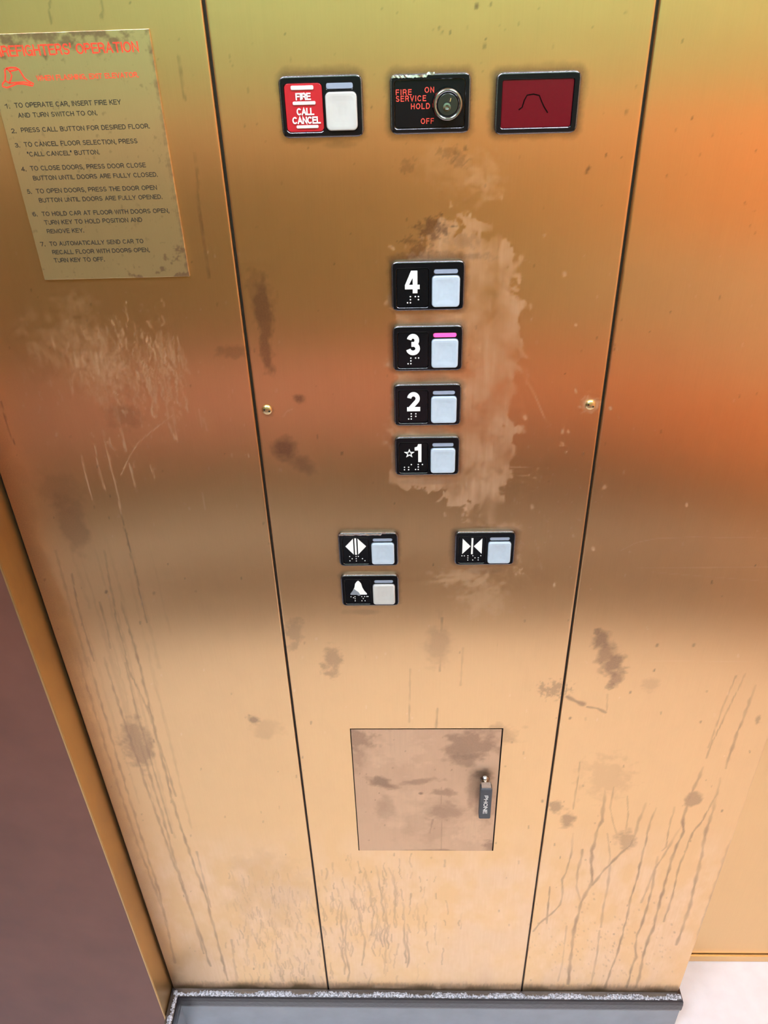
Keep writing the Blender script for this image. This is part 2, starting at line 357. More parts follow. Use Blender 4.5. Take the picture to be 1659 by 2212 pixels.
def wear_and_shade(W):
    S = W.line; B = W.blob
    # ---- overall specks
    for i in range(420):
        x, y = random.uniform(0, 1659), random.uniform(0, 2130); w = random.uniform(1.8, 4.5)
        if y > 1650 or y < 500 or random.random() < .45: S([(x, y), (x, y+w*random.uniform(.4, 1.6))], w, random.uniform(.25, .7))
        else: S([(x, y), (x, y+w*random.uniform(.4, 1.8))], w, random.uniform(.3, .7), 'l')
    for x, y, w in ((950, 57, 7), (955, 69, 6), (973, 69, 6), (1030, 11, 8), (1047, 98, 7), (1050, 84, 4), (1352, 25, 7), (1353, 240, 7), (1268, 367, 9), (1272, 362, 6), (1310, 333, 7), (983, 328, 6), (1005, 318, 7),
                    (1495, 254, 5), (1450, 672, 5), (1560, 1750, 6), (1420, 1392, 6), (1499, 1392, 6), (1414, 1446, 6), (1514, 1558, 6), (1362, 1494, 6), (1232, 1550, 5), (230, 1277, 6), (97, 1251, 6), (333, 1280, 5), (1060, 8, 6)):
        S([(x, y), (x-1, y+w*.6)], w, .75)
    # ---- left return: pale dried spray
    for i in range(150):
        x = random.gauss(230, 75); y = random.gauss(770, 45)
        if x > 400 or x < 30: continue
        S(wiggle(x, y, random.uniform(10, 60), 3.2, 6), random.uniform(2.5, 5), random.uniform(.25, .6), 'l')
    for i in range(80):
        x = random.uniform(285, 395); y = random.uniform(715, 835)
        S(wiggle(x, y, random.uniform(15, 75), 3.6, 6), random.uniform(2.5, 4.5), random.uniform(.45, .8), 'l')
    for i in range(130):
        x = random.gauss(320, 90); y = random.gauss(820, 110)
        S([(x, y), (x+1, y+random.uniform(1, 6))], random.uniform(2, 5), random.uniform(.3, .7), 'l')
    B(150, 745, 110, 70, .22, 'l', 1.2, 22, 0, .9); B(215, 790, 60, 80, .35, 'l', 1.2, 20, 0, .9); B(165, 655, 50, 25, .2, 'l', 1.2, 14, 0, .9)
    for p in ([(222, 930), (232, 980), (246, 1030), (258, 1085), (262, 1110)], [(250, 880), (262, 930), (272, 975)], [(236, 945), (240, 965), (249, 972)], [(205, 960), (212, 1010), (228, 1060)],
              [(176, 985), (186, 1030), (198, 1078)], [(280, 1000), (288, 1035), (295, 1062)], [(358, 870), (366, 920), (378, 948)], [(372, 880), (380, 930), (384, 955)], [(430, 885), (437, 922)], [(440, 905), (448, 930)], [(325, 1005), (333, 1032)], [(437, 1065), (443, 1100)]):
        S(p, 4.5, .6, 'l')
    S([(375, 895), (330, 930), (300, 955), (280, 985), (262, 1025)], 2.0, .7, 'l')
    S([(246, 845), (254, 852)], 5, 1.0, 'l'); S([(253, 863), (256, 870), (262, 877)], 4, 1.0, 'l'); S([(264, 886), (268, 891)], 6, 1.0, 'l')
    S([(2, 868), (12, 905), (20, 935), (34, 962)], 4, .8)
    # dark runs down the left return
    for p, w, a in (([(259, 1101), (275, 1165), (293, 1240), (310, 1315), (318, 1345)], 4, .7), ([(155, 1240), (168, 1310), (185, 1370), (203, 1428)], 5, .6),
                    ([(225, 1190), (250, 1330), (280, 1450), (318, 1530), (345, 1610), (380, 1720)], 5, .5), ([(262, 1300), (300, 1430), (330, 1560), (370, 1720), (395, 1800), (445, 1940), (458, 1990), (492, 2118)], 6, .6),
                    ([(190, 1420), (225, 1540), (260, 1660), (300, 1790), (345, 1930), (378, 2080)], 6, .55), ([(225, 1420), (256, 1523), (300, 1650), (352, 1800), (400, 1930), (455, 2087)], 6, .55),
                    ([(271, 1432), (295, 1538), (340, 1690), (372, 1800)], 5, .5), ([(165, 1400), (190, 1490), (240, 1650), (285, 1790), (327, 1900), (360, 1990)], 6, .5),
                    ([(300, 1600), (345, 1740), (375, 1850), (420, 1990), (440, 2060)], 6, .5), ([(215, 1300), (232, 1360), (238, 1400)], 5, .45), ([(120, 1190), (150, 1300), (190, 1440)], 7, .35),
                    ([(425, 1840), (440, 1900), (455, 1960)], 5, .4), ([(500, 2030), (506, 2080), (512, 2120)], 5, .35)):
        S(p, w, a)
    for i in range(26):
        x = random.uniform(130, 330); y = random.uniform(1150, 1500); S(wiggle(x, y, random.uniform(120, 420), .9, 14), random.uniform(4, 9), random.uniform(.08, .18))
    for p in ([(108, 0), (106, 25), (112, 50)], [(218, 0), (222, 20), (220, 38)], [(385, 120), (390, 150), (396, 200), (400, 215)], [(420, 330), (426, 380), (430, 450), (440, 520), (452, 600)], [(428, 420), (434, 480), (446, 560)]):
        S(p, 6, .5)
    B(160, 1150, 40, 75, .35, 'd', .8, 6); B(270, 900, 45, 35, .25, 'd'); B(300, 1620, 35, 60, .55, 'd', .9, 8); B(110, 1690, 25, 60, .3, 'd'); B(500, 760, 45, 18, .35, 'd', .7); B(125, 1060, 60, 50, .2, 'd')
    B(590, 1925, 110, 90, .12, 'd', .9, 10)
    # ---- textured wet marks low down, both sides of the left seam
    for i in range(330):
        x = random.gauss(610, 75); y = random.uniform(1870, 2110)
        if x < 480 or x > 720: continue
        S(wiggle(x, y, random.uniform(5, 30), 3.0, 6), random.uniform(2.5, 4.5), random.uniform(.15, .38))
    for i in range(170):
        x = random.gauss(800, 80); y = random.gauss(1960, 60)
        if y > 2120 or x < 700: continue
        S(wiggle(x, y, random.uniform(5, 45), 3.2, 6), random.uniform(2.5, 4.5), random.uniform(.18, .42))
    for (x, y, l) in ((735, 1935, 170), (765, 1925, 160), (795, 1900, 120), (812, 1870, 120), (830, 1930, 120), (850, 1880, 110), (835, 1960, 120), (820, 1985, 60), (870, 1950, 130), (880, 2000, 90), (745, 1960, 165)):
        S(wiggle(x, y, l, 3.0, 10), 5, .5)
    # ---- centre panel
    B(572, 700, 24, 110, .65, 'd', .9, 10); B(560, 640, 35, 60, .3, 'd', .9, 8)
    B(647, 861, 17, 12, .7, 'd', .4, 4, 0, .6); B(615, 968, 36, 30, .75, 'd', .45, 5, .4, .6); B(650, 1003, 45, 20, .5, 'd', .6, 5, -.5, .7)
    S([(612, 900), (620, 888), (632, 884)], 3, .8, 'l')
    B(715, 1425, 26, 40, .45, 'd', .9, 8); B(635, 1370, 22, 40, .35, 'd', .9, 8); B(548, 1555, 18, 11, .7, 'd', .5); B(575, 1575, 45, 22, .2, 'd')
    B(1195, 1490, 35, 18, .5, 'd', 1.1, 12); B(950, 1380, 35, 70, .3, 'd', .9, 6); B(1075, 1590, 60, 25, .35, 'd', .8)
    for p, w, a in (([(955, 1335), (952, 1400), (950, 1450)], 5, .4), ([(945, 1530), (943, 1560), (940, 1590)], 5, .5), ([(886, 1445), (884, 1560)], 4, .35), ([(1000, 1400), (995, 1480)], 5, .25)): S(p, w, a)
    # worn pale patch round the floor buttons
    pl = [P(*q) for q in ((905, 560), (915, 500), (960, 470), (1040, 500), (1105, 540), (1118, 640), (1112, 760), (1128, 820), (1112, 830), (1108, 900), (1102, 1010), (1085, 1060), (1080, 1140), (1000, 1100), (930, 1060), (860, 1050), (850, 1030), (850, 560))]
    xs0, xs1 = min(q[0] for q in pl)-.02, max(q[0] for q in pl)+.02; zs0, zs1 = min(q[1] for q in pl)-.02, max(q[1] for q in pl)+.02
    sl = W.sub(xs0, xs1, zs0, zs1)
    if sl:
        X, Z = np.meshgrid(W.x[sl[1]], W.z[sl[0]]); n1 = fbm(X.shape, (26, 14), 4); n2 = fbm(X.shape, (40, 20), 4)
        m = np.zeros(X.shape)
        for k in range(5):
            ox = (rng.random()-.5)*.004
            m += in_poly(X+(n1-.5)*.035+ox, Z+(n2-.5)*.06, pl)/5
        n3 = fbm(X.shape, (10, 6), 4)
        W.put('l', sl, m*np.clip(.48+(n3-.5)*1.9, .12, .85))
    B(935, 490, 38, 26, .85, 'd', 1.0, 12, 0, .5); B(905, 540, 40, 25, .6, 'd', 1.1, 12); B(1000, 520, 40, 20, .25, 'd', 1., 10); B(940, 555, 110, 12, .4, 'd', .9, 14)
    B(1035, 390, 60, 60, .40, 'l', 1.1, 14, .3, 1.0); B(960, 355, 60, 60, .22, 'l', 1.1, 14, 0, 1.0)
    for (x, y) in ((995, 345), (880, 360), (970, 330)): B(x, y, 22, 18, .35, 'd', 1.1, 10)
    S([(1156, 1168), (1162, 1190), (1170, 1230)], 3, .3, 'l')
    S([(1138, 825), (1155, 850), (1166, 880), (1176, 902)], 2.2, .6, 'l'); S([(1138, 795), (1136, 830)], 3, .5, 'l'); S([(1092, 868), (1092, 902)], 3, .7, 'l')
    S([(1070, 1035), (1090, 1030), (1137, 1028)], 2, .6, 'l'); S([(1085, 1010), (1150, 1008)], 2, .5, 'l')
    for (x, y, w) in ((1146, 660, 8), (1219, 590, 8), (1136, 768, 7), (1134, 900, 7), (1215, 929, 8), (1227, 931, 6), (1216, 958, 6), (1243, 842, 7), (1149, 1091, 9), (1132, 930, 6), (1175, 507, 5), (1082, 425, 6), (1243, 700, 5), (1290, 640, 6), (1318, 880, 5), (1305, 1050, 6), (1238, 1155, 6), (1281, 1184, 6)):
        S([(x, y), (x+1, y+w*.7)], w, .75, 'l')
    for i in range(90):
        x = random.gauss(1190, 60); y = random.gauss(1040, 90); S([(x, y), (x+random.uniform(-4, 4), y+random.uniform(0, 5))], random.uniform(1.5, 3.2), random.uniform(.3, .6), 'l')
    B(1000, 1245, 60, 22, .35, 'l', 1.1, 16); B(1045, 1290, 60, 40, .22, 'l', 1.1, 14); B(1090, 1140, 45, 12, .5, 'l', 1.0, 14); S([(936, 1246), (944, 1243), (990, 1243), (1040, 1244)], 2.4, .45, 'l')
    for i in range(40):
        x = random.gauss(1118, 6); y = random.uniform(1160, 1240); S([(x, y), (x+2, y+3)], 2.5, .5, 'l')
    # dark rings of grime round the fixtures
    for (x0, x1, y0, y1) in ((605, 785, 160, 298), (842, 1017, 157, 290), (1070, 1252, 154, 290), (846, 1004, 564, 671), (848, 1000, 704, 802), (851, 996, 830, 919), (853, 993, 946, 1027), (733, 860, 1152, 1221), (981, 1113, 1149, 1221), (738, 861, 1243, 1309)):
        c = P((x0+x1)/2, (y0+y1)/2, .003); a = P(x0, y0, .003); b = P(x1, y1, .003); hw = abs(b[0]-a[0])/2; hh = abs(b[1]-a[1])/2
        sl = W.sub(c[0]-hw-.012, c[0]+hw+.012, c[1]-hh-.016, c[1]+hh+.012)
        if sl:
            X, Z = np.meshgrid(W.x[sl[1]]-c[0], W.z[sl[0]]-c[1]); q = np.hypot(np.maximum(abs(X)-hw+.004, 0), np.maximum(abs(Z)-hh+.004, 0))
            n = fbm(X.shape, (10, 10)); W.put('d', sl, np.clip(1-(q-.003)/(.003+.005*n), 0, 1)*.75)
            # darker band under each fixture
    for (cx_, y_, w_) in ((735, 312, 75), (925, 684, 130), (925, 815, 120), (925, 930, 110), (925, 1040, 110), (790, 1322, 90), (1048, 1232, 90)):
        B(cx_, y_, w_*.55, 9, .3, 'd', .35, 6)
    # screws: scraped ring on the right one, grime on the left
    B(577, 888, 17, 15, .55, 'd', .3, 5); B(1275, 876, 20, 18, .75, 'l', .35, 7, 0, .3)
    for i in range(14):
        a = random.uniform(0, 6.28); S([(1275+16*math.cos(a), 876+14*math.sin(a)), (1275+27*math.cos(a+.2), 876+23*math.sin(a+.2))], 2, .6, 'l')
    # ---- right return
    B(1296, 1385, 20, 28, .7, 'd', .55, 8, -.3, .6); B(1308, 1412, 24, 28, .6, 'd', .5, 7, -.3, .6); B(1322, 1440, 25, 32, .7, 'd', .6, 7, -.3, .6); B(1335, 1462, 17, 26, .6, 'd', .6, 8, -.2, .5); B(1290, 1364, 10, 9, .6, 'd', .5); B(1318, 1482, 14, 9, .5, 'd', .6)
    S([(1225, 1505), (1242, 1514), (1259, 1521)], 12, .75); S([(1268, 1527), (1290, 1530), (1308, 1539)], 7, .65); S([(1312, 1500), (1311, 1535)], 4, .35)
    B(1200, 1745, 18, 15, .55, 'd', .7, 6); B(1226, 1768, 18, 22, .6, 'd', .7, 6); B(1497, 1727, 23, 18, .55, 'd', .35, 5, 0, .3); B(1405, 1480, 25, 18, .2, 'd')
    B(1352, 1815, 26, 24, .45, 'd', .6, 8); B(1310, 1680, 60, 50, .16, 'd', .9, 14); B(1637, 1556, 7, 12, .5, 'd', .6)
    for p, w, a in (
        ([(1307, 1703), (1304, 1745), (1300, 1772), (1288, 1800), (1279, 1838), (1277, 1875), (1279, 1907), (1256, 1949), (1247, 1985), (1238, 2022), (1232, 2075), (1227, 2126)], 8, .65),
        ([(1395, 1735), (1388, 1755), (1380, 1775), (1372, 1805), (1361, 1826), (1340, 1845), (1323, 1861), (1300, 1885), (1279, 1912)], 7, .65),
        ([(1256, 1949), (1246, 1915), (1247, 1880), (1256, 1850), (1258, 1835)], 6, .55),
        ([(1418, 1745), (1405, 1775), (1398, 1800), (1394, 1825), (1384, 1860), (1377, 1895), (1366, 1926), (1357, 1965), (1348, 2005), (1338, 2045), (1326, 2080), (1315, 2110), (1307, 2134)], 5, .7),
        ([(1519, 1657), (1505, 1690), (1490, 1722), (1481, 1750), (1474, 1775), (1477, 1796), (1462, 1825), (1452, 1855), (1442, 1888), (1432, 1925), (1422, 1960), (1413, 1999), (1398, 2035), (1388, 2068), (1380, 2110), (1373, 2134)], 7, .72),
        ([(1548, 1715), (1540, 1750), (1524, 1800), (1515, 1849), (1504, 1900), (1492, 1950), (1480, 1990), (1461, 2041)], 8, .55),
        ([(1632, 1480), (1612, 1535), (1598, 1570), (1585, 1605), (1573, 1638), (1568, 1660)], 7, .55),
        ([(1556, 1680), (1548, 1715), (1530, 1750), (1512, 1780), (1496, 1799), (1480, 1840), (1465, 1876), (1455, 1925), (1443, 1965), (1434, 1991)], 5, .6),
        ([(1610, 1455), (1583, 1510), (1560, 1560), (1540, 1600), (1526, 1638)], 4, .5), ([(1590, 1460), (1560, 1530), (1545, 1575), (1530, 1615)], 4, .4),
        ([(1474, 1780), (1445, 1830), (1418, 1870), (1400, 1915), (1385, 1950)], 6, .45),
        ([(1421, 1850), (1415, 1878), (1411, 1905), (1400, 1950), (1388, 1990), (1376, 2020), (1371, 2045), (1374, 2068), (1362, 2100), (1354, 2134)], 6, .7),
        ([(1580, 1815), (1560, 1870), (1540, 1930), (1519, 1991), (1508, 2030)], 10, .42),
        ([(1253, 1646), (1248, 1685), (1243, 1715), (1238, 1748)], 4, .5), ([(1188, 1915), (1184, 1955), (1181, 1995)], 4, .75),
        ([(1238, 1800), (1236, 1840), (1222, 1885), (1214, 1900), (1216, 1930), (1210, 1955), (1190, 1975), (1165, 1995), (1152, 2012)], 5, .55),
        ([(1457, 1743), (1450, 1770), (1443, 1800), (1438, 1830), (1430, 1838)], 4, .6), ([(1326, 1700), (1318, 1745), (1325, 1780), (1335, 1810)], 4, .4), ([(1355, 1720), (1357, 1760), (1350, 1810)], 4, .4),
        ([(1318, 1870), (1312, 1920), (1303, 1960), (1298, 2003)], 6, .4), ([(1295, 2010), (1290, 2060), (1282, 2100), (1276, 2130)], 5, .4), ([(1224, 2000), (1215, 2080), (1205, 2120)], 4, .3),
        ([(1312, 1800), (1318, 1850), (1315, 1870)], 4, .35)):
        S(p, w, a)
    for i in range(200):
        x = random.gauss(1290, 110); y = random.gauss(2040, 50)
        if x < 1140 or y > 2130 or x > 1460: continue
        S([(x, y), (x+1, y+3)], random.uniform(2, 4), random.uniform(.12, .4))
    S([(1340, 1190), (1375, 1172), (1420, 1163), (1500, 1160), (1659, 1162)], 2.0, .5, 'l'); S([(1375, 1228), (1500, 1226), (1659, 1225)], 1.8, .35, 'l')
    S([(1410, 1236), (1659, 1256)], 1.8, .3, 'l'); S([(1385, 1427), (1659, 1430)], 1.6, .25, 'l')
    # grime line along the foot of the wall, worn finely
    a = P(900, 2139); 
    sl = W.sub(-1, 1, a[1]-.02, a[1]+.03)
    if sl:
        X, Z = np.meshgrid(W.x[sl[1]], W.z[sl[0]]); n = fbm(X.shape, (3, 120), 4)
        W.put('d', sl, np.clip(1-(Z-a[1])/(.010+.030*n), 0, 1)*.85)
    # dusty haze low down, painted paler to lift the floor's reflection
    sl = W.sub(-1, 1, 0, P(900, 1780)[1])
    if sl:
        X, Z = np.meshgrid(W.x[sl[1]], W.z[sl[0]]); zt = P(900, 1780)[1]; n = fbm(X.shape, (8, 10), 4)
        W.put('l', sl, np.clip((zt-Z)/.12, 0, 1)*np.clip(.35+(n-.5)*2.2, 0, .8))
    # shade of the left corner crease, painted as a dark gradient
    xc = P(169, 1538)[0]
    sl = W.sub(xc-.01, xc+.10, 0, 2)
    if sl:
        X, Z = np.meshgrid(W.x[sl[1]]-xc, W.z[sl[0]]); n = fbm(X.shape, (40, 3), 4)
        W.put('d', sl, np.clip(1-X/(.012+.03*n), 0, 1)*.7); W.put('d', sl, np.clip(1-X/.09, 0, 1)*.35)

def dense(a, b, step): return list(np.linspace(a, b, max(2, int(round((b-a)/step))+1)))
def panel_mesh(name, x0, x1, z0, z1, step, yf=0.0, depth=.003, edge=(True, True), hole=None, ztop=None, wear=None, r=.0009):
    xs = dense(x0+(r if edge[0] else 0), x1-(r if edge[1] else 0), step); zs = dense(z0, z1, step)
    if hole:
        for h in hole[:2]: xs[int(np.argmin(np.abs(np.array(xs)-h)))] = h
        for h in hole[2:]: zs[int(np.argmin(np.abs(np.array(zs)-h)))] = h
    ys = [yf]*len(xs)
    if edge[0]: xs = [x0, x0, x0+r*.3] + xs; ys = [yf+depth, yf+r, yf+r*.3] + ys
    if edge[1]: xs = xs + [x1-r*.3, x1, x1]; ys = ys + [yf+r*.3, yf+r, yf+depth]
    if ztop: zs = zs + [ztop]
    xs = np.array(xs); zs = np.array(zs); ys = np.array(ys)
    nx, nz = len(xs), len(zs)
    W = WearShade(xs, zs); (wear or wear_and_shade)(W)
    co = np.zeros((nz, nx, 3), 'f'); co[..., 0] = xs[None]; co[..., 1] = ys[None]; co[..., 2] = zs[:, None]
    idx = np.arange(nx*nz).reshape(nz, nx)
    q = np.stack([idx[:-1, :-1], idx[:-1, 1:], idx[1:, 1:], idx[1:, :-1]], -1).reshape(-1, 4)
    if hole:
        cxm = ((xs[:-1]+xs[1:])/2)[None].repeat(nz-1, 0).ravel(); czm = ((zs[:-1]+zs[1:])/2)[:, None].repeat(nx-1, 1).ravel()
        q = q[~((cxm > hole[0]) & (cxm < hole[1]) & (czm > hole[2]) & (czm < hole[3]))]
    me = bpy.data.meshes.new(name)
    me.vertices.add(nx*nz); me.vertices.foreach_set('co', co.ravel())
    me.loops.add(q.size); me.loops.foreach_set('vertex_index', q.ravel().astype('i'))
    me.polygons.add(len(q)); me.polygons.foreach_set('loop_start', np.arange(0, q.size, 4).astype('i'))
    me.update(calc_edges=True)
    for nm, A in (('dark_wear', W.d), ('light_wear', W.l)):
        at = me.attributes.new(nm, 'FLOAT', 'POINT'); at.data.foreach_set('value', A.ravel().astype('f'))
    me.validate()
    return me

# ------------------------------------------------------------------ key positions on the wall
XL, XR = P(595, 1225)[0], P(1252, 1225)[0]        # seams of the control panel
XL = -.2140*D; XR = .2712*D; XC = -.6105*D; XE = .6583*D
Z0 = H-2.085*D                                      # top of the black base
ZC = 2.40; STEP = .00135; GAP = .0013
hTL = P(755.6, 1573); hTR = P(1086.8, 1573.8); hBR = P(1066, 1838.3); hBL = P(774.6, 1836.5)
hx0, hx1 = (hTL[0]+hBL[0])/2, (hTR[0]+hBR[0])/2; hz1 = (hTL[1]+hTR[1])/2; hz0 = (hBR[1]+hBL[1])/2
ZD = H+.03

w = link('wall_front', panel_mesh('wall_front', XC+.0022, XL-GAP, Z0-.004, ZD, STEP, edge=(True, True), ztop=ZC), M['brass'])
tag(w, 'brass return wall left of the control panel, under the plaque', kind='structure')
w = link('wall_front_right', panel_mesh('wall_front_right', XR+GAP, XE, Z0-.004, ZD, STEP, edge=(True, True), depth=.02, ztop=ZC), M['brass'])
tag(w, 'brass return wall right of the control panel with long dark drip stains', kind='structure')
cp = empty('control_panel', ((XL+XR)/2, 0, Z0), 'tall brushed brass elevator control panel between two dark seams', 'control panel')
o = link('panel_plate', panel_mesh('panel_plate', XL+GAP, XR-GAP, Z0-.004, ZD, STEP, hole=(hx0, hx1, hz0, hz1), ztop=ZC), M['brass'])
o.parent = cp; o.matrix_parent_inverse = Matrix.Translation(-Vector(cp.location))
for i, x in enumerate((XL, XR)):
    t = boxobj('trim_%d' % (i+1), (x-.006, .0032, Z0-.004), (x+.006, .006, ZC), M['gap']); tag(t, kind='structure')
t = boxobj('trim_7', (XC-.004, .0045, Z0-.004), (XC+.006, .007, ZC), M['gap']); tag(t, kind='structure')  # dark strip added to draw the shadow in the left crease
# wall core behind the brass so nothing is hollow
c = boxobj('wall_front_core', (XC-.1, .02, 0), (XE-.002, .06, ZC), M['gap']); tag(c, kind='structure')
# side of the right return
c = boxobj('trim_3', (XE-.0015, .0195, 0), (XE, .105, ZC), M['far_brass']); tag(c, kind='structure')

# security screws (parts of the control panel)
def screw_mesh(rot):
    bm = bmesh.new(); R = .0048; prof = [(R, 0), (R, .0006), (R*.93, .0013), (R*.7, .0019), (R*.35, .0022), (.0002, .0023)]
    lathe(bm, prof, 32); me = from_bm(bm, 'screw', True); return me
def holes_mesh(rot):
    bm = bmesh.new()
    for s in (-1, 1):
        cx, cz = s*.0024*math.cos(rot), s*.0024*math.sin(rot); disc(bm, cx, cz, .00085, .0012, .00238, 14)
    return from_bm(bm, 'hole')
for (px, py, rot) in ((576.5, 886.5, -.34), (1276, 876, -.42)):
    x, z = P(px, py, .0015)
    s = link('screw', screw_mesh(rot), M['screw_brass']); s.parent = cp; s.location = (x-cp.location.x, 0, z-cp.location.z)
    h = link('spanner_hole', holes_mesh(rot), M['gap'], s)

# ------------------------------------------------------------------ phone compartment
ph = empty('phone_compartment', ((hx0+hx1)/2, 0, (hz0+hz1)/2), 'square brass phone compartment door low in the control panel with a hanging black handle', 'phone compartment')
def sub(o, root=ph): o.parent = root; o.matrix_parent_inverse = Matrix.Translation(-Vector(root.location)); return o
def door_wear_shadow(W):
    B = W.blob; S = W.line
    B(770, 1600, 45, 25, .55, 'd', .8, 6); B(1020, 1610, 80, 35, .6, 'd', .8, 8); B(1000, 1640, 45, 16, .5, 'd', .8); B(825, 1690, 38, 13, .75, 'd', .6, 6, -.35); B(770, 1640, 25, 30, .35, 'd')
    B(905, 1688, 60, 8, .55, 'd', .8, 8, .15); B(955, 1712, 30, 10, .55, 'd', .8); B(909, 1713.5, 6, 3.5, .95, 'd', .2); B(1040, 1720, 40, 60, .5, 'd', .8, 6); B(1045, 1675, 25, 14, .85, 'd', .5); B(970, 1755, 50, 20, .4, 'd', .9)
    B(835, 1750, 30, 30, .3, 'd'); B(930, 1780, 70, 50, .2, 'd', 1); B(1058, 1825, 16, 16, .6, 'd', .6); B(860, 1610, 70, 60, .3, 'l', .9, 8); B(880, 1760, 60, 50, .25, 'l', .9, 8); B(1020, 1800, 40, 30, .25, 'l', .9, 8)
    B(1033, 1720, 10, 40, .6, 'd', .5)  # shadow beside the hanging grip, painted into the dark map
    S([(954, 1700), (953, 1835)], 2.5, .5); S([(935, 1770), (928, 1800)], 5, .5); S([(1000, 1630), (1040, 1622)], 3, .6, 'l')
    B(930, 1837, 60, 4, .6, 'd', .6)
    for i in range(30):
        x, y = random.uniform(760, 1080), random.uniform(1580, 1830); S([(x, y), (x, y+2)], random.uniform(1.8, 3), .6)
g = .0011
dm = panel_mesh('door', hx0+g, hx1-g*1.6, hz0+g*.6, hz1-g*1.1, .0014, yf=-.0004, depth=.003, wear=door_wear_shadow, r=.0005)
sub(link('door', dm, M['door_brass']))
sub(boxobj('door_edge', (hx0+g*1.1, .0002, hz0+g*.7), (hx1-g*1.7, .0028, hz1-g*1.15), M['screw_brass']))
sub(boxobj('cavity', (hx0-.004, .0032, hz0-.004), (hx1+.004, .015, hz1+.004), M['gap']))
# handle: post, collar, hanging grip
xh, zh = P(740+1380/4.484, 1560+560/4.484, .002)
hd = bmesh.new(); lathe(hd, [(.0062, 0), (.0062, .002), (.0048, .003), (.0038, .008), (.0044, .0125), (.0044, .0175)], 28)
hnd = link('handle', from_bm(hd, 'handle', True), M['chrome'], ph, (xh-ph.location.x, 0, zh-ph.location.z)); hnd['label'] = 'dark metal post'
og = .020                                                   # how far the grip stands out
gt = P(740+1395/4.484, 1560+655/4.484, og); gb = P(740+1363/4.484, 1560+938/4.484, og)
gw = abs(P(740+1447/4.484, 1700, og)[0]-P(740+1330/4.484, 1700, og)[0])
bm = bmesh.new(); rr_prism(bm, gt[0]-xh, (gt[1]+gb[1])/2-zh, gw, gt[1]-gb[1], .0022, og-.009, og, .0012, 4)
link('grip', from_bm(bm, 'grip'), M['greytag'], hnd)['label'] = 'grey hanging grip with raised white lettering'
bm = bmesh.new(); rr_prism(bm, gt[0]-xh, gt[1]-zh+.0010, gw*.86, .0024, .0008, og-.0095, og-.0008, .0006, 3); lathe_c = (0, 0)
link('collar', from_bm(bm, 'collar'), M['rim'], hnd)['label'] = 'silver collar'
bm = bmesh.new()
lz0 = P(740+1385/4.484, 1560+712/4.484, og)[1]-zh; lz1 = P(740+1370/4.484, 1560+885/4.484, og)[1]-zh
text_into(bm, 'PHONE', 0, lz0-lz1, 0, gw*.34, 0, .0003, .17)
for v in bm.verts:                                         # letters turned to read downwards
    x, y, z = v.co; v.co = (gt[0]-xh-gw*.17+z, y-og+.0001, lz0-x)
link('lettering', from_bm(bm, 'lettering'), M['dot'], hnd)['label'] = 'white letters PHONE reading downwards'

# ------------------------------------------------------------------ button fixtures
FW, FH = .0616, .0417
def uv(u, v, w=FW, h=FH): return (-w/2+u*w, h/2-v*h)
PL = (.068, .508, .14, .93); IN = (.576, .904, .165, .26); BT = (.548, .934, .285, .925)
def hole_of(b, w, h, r): 
    a = uv(b[0], b[2], w, h); c = uv(b[1], b[3], w, h); return ((a[0]+c[0])/2, (a[1]+c[1])/2, c[0]-a[0], a[1]-c[1], r)
frame_me = {}
def bezel(w, h, holes, key):
    if key not in frame_me:
        m = frame_mesh(w, h, .0052 if h < .05 else .006, holes)
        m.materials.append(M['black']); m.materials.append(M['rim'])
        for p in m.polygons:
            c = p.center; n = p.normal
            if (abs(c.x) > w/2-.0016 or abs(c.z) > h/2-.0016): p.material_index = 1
            elif n.z > .25 and n.y < -.2 and abs(n.y) < .97 and c.x < 0: p.material_index = 1  # upward lips by the plate get bright metal as a painted highlight
        frame_me[key] = m
    return frame_me[key]
def rr_obj(name, hole, o0, o1, m, parent, shrink=.0003, b=.0005, dish=0, label=None):
    bm = bmesh.new(); rr_prism(bm, hole[0], hole[1], hole[2]-2*shrink, hole[3]-2*shrink, hole[4], o0, o1, b, 4, dish)
    ob = link(name, from_bm(bm, name, False), m, parent)
    if label: ob['label'] = label
    return ob
def dots(parent, pts, r=.00072, o=.0030, name='braille_dots'):
    bm = bmesh.new()
    for u, v in pts:
        x, z = uv(u, v); lathe(bm, [(r, o-.0003), (r*.9, o+.0003), (r*.55, o+.0006), (.0001, o+.0007)], 12, x, z)
    return link(name, from_bm(bm, name, True), M['dot'], parent)
def fixture(name, cx, cz, label, cat, group, indicator='lens', button='button'):
    t = empty(name, (cx, 0, cz), label, cat, group)
    hp, hi, hb = hole_of(PL, FW, FH, .0022), hole_of(IN, FW, FH, .0017), hole_of(BT, FW, FH, .0030)
    link('bezel', bezel(FW, FH, (hp, hi, hb), 'floor'), None, t)
    pl = rr_obj('tactile_plate', hp, .0008, .0031, M['black'], t, .00035, .0003)
    rr_obj('indicator_light', hi, .0008, .0037, M[indicator], t, .0001, .0004, label='lit pink indicator light' if indicator == 'pink' else 'pale grey unlit indicator light')
    rr_obj('button', hb, .0008, .0062, M[button], t, .0002, .0010, .0006, label='pale blue-white push button' if button == 'button' else 'off-white push button')
    return t, pl
def bm_obj(name, fn, m, parent, label=None):
    bm = bmesh.new(); fn(bm); ob = link(name, from_bm(bm, name), m, parent)
    if label: ob['label'] = label
    return ob
OP = .0030
zs_f = [H+q*D for q in (-.3041, -.3875, -.4699, -.5508)]; xf = .0284*D
grp = 'floor buttons in a column on the control panel'
def numeral(parent, s, u0, u1, v0, v1, off=.205):
    a = uv(u0, v1); b = uv(u1, v0)
    bm_obj('numeral', lambda bm: text_into(bm, s, a[0], b[0], a[1], b[1]-a[1], OP, .0009, off), M['white'], parent, 'raised white numeral '+s)
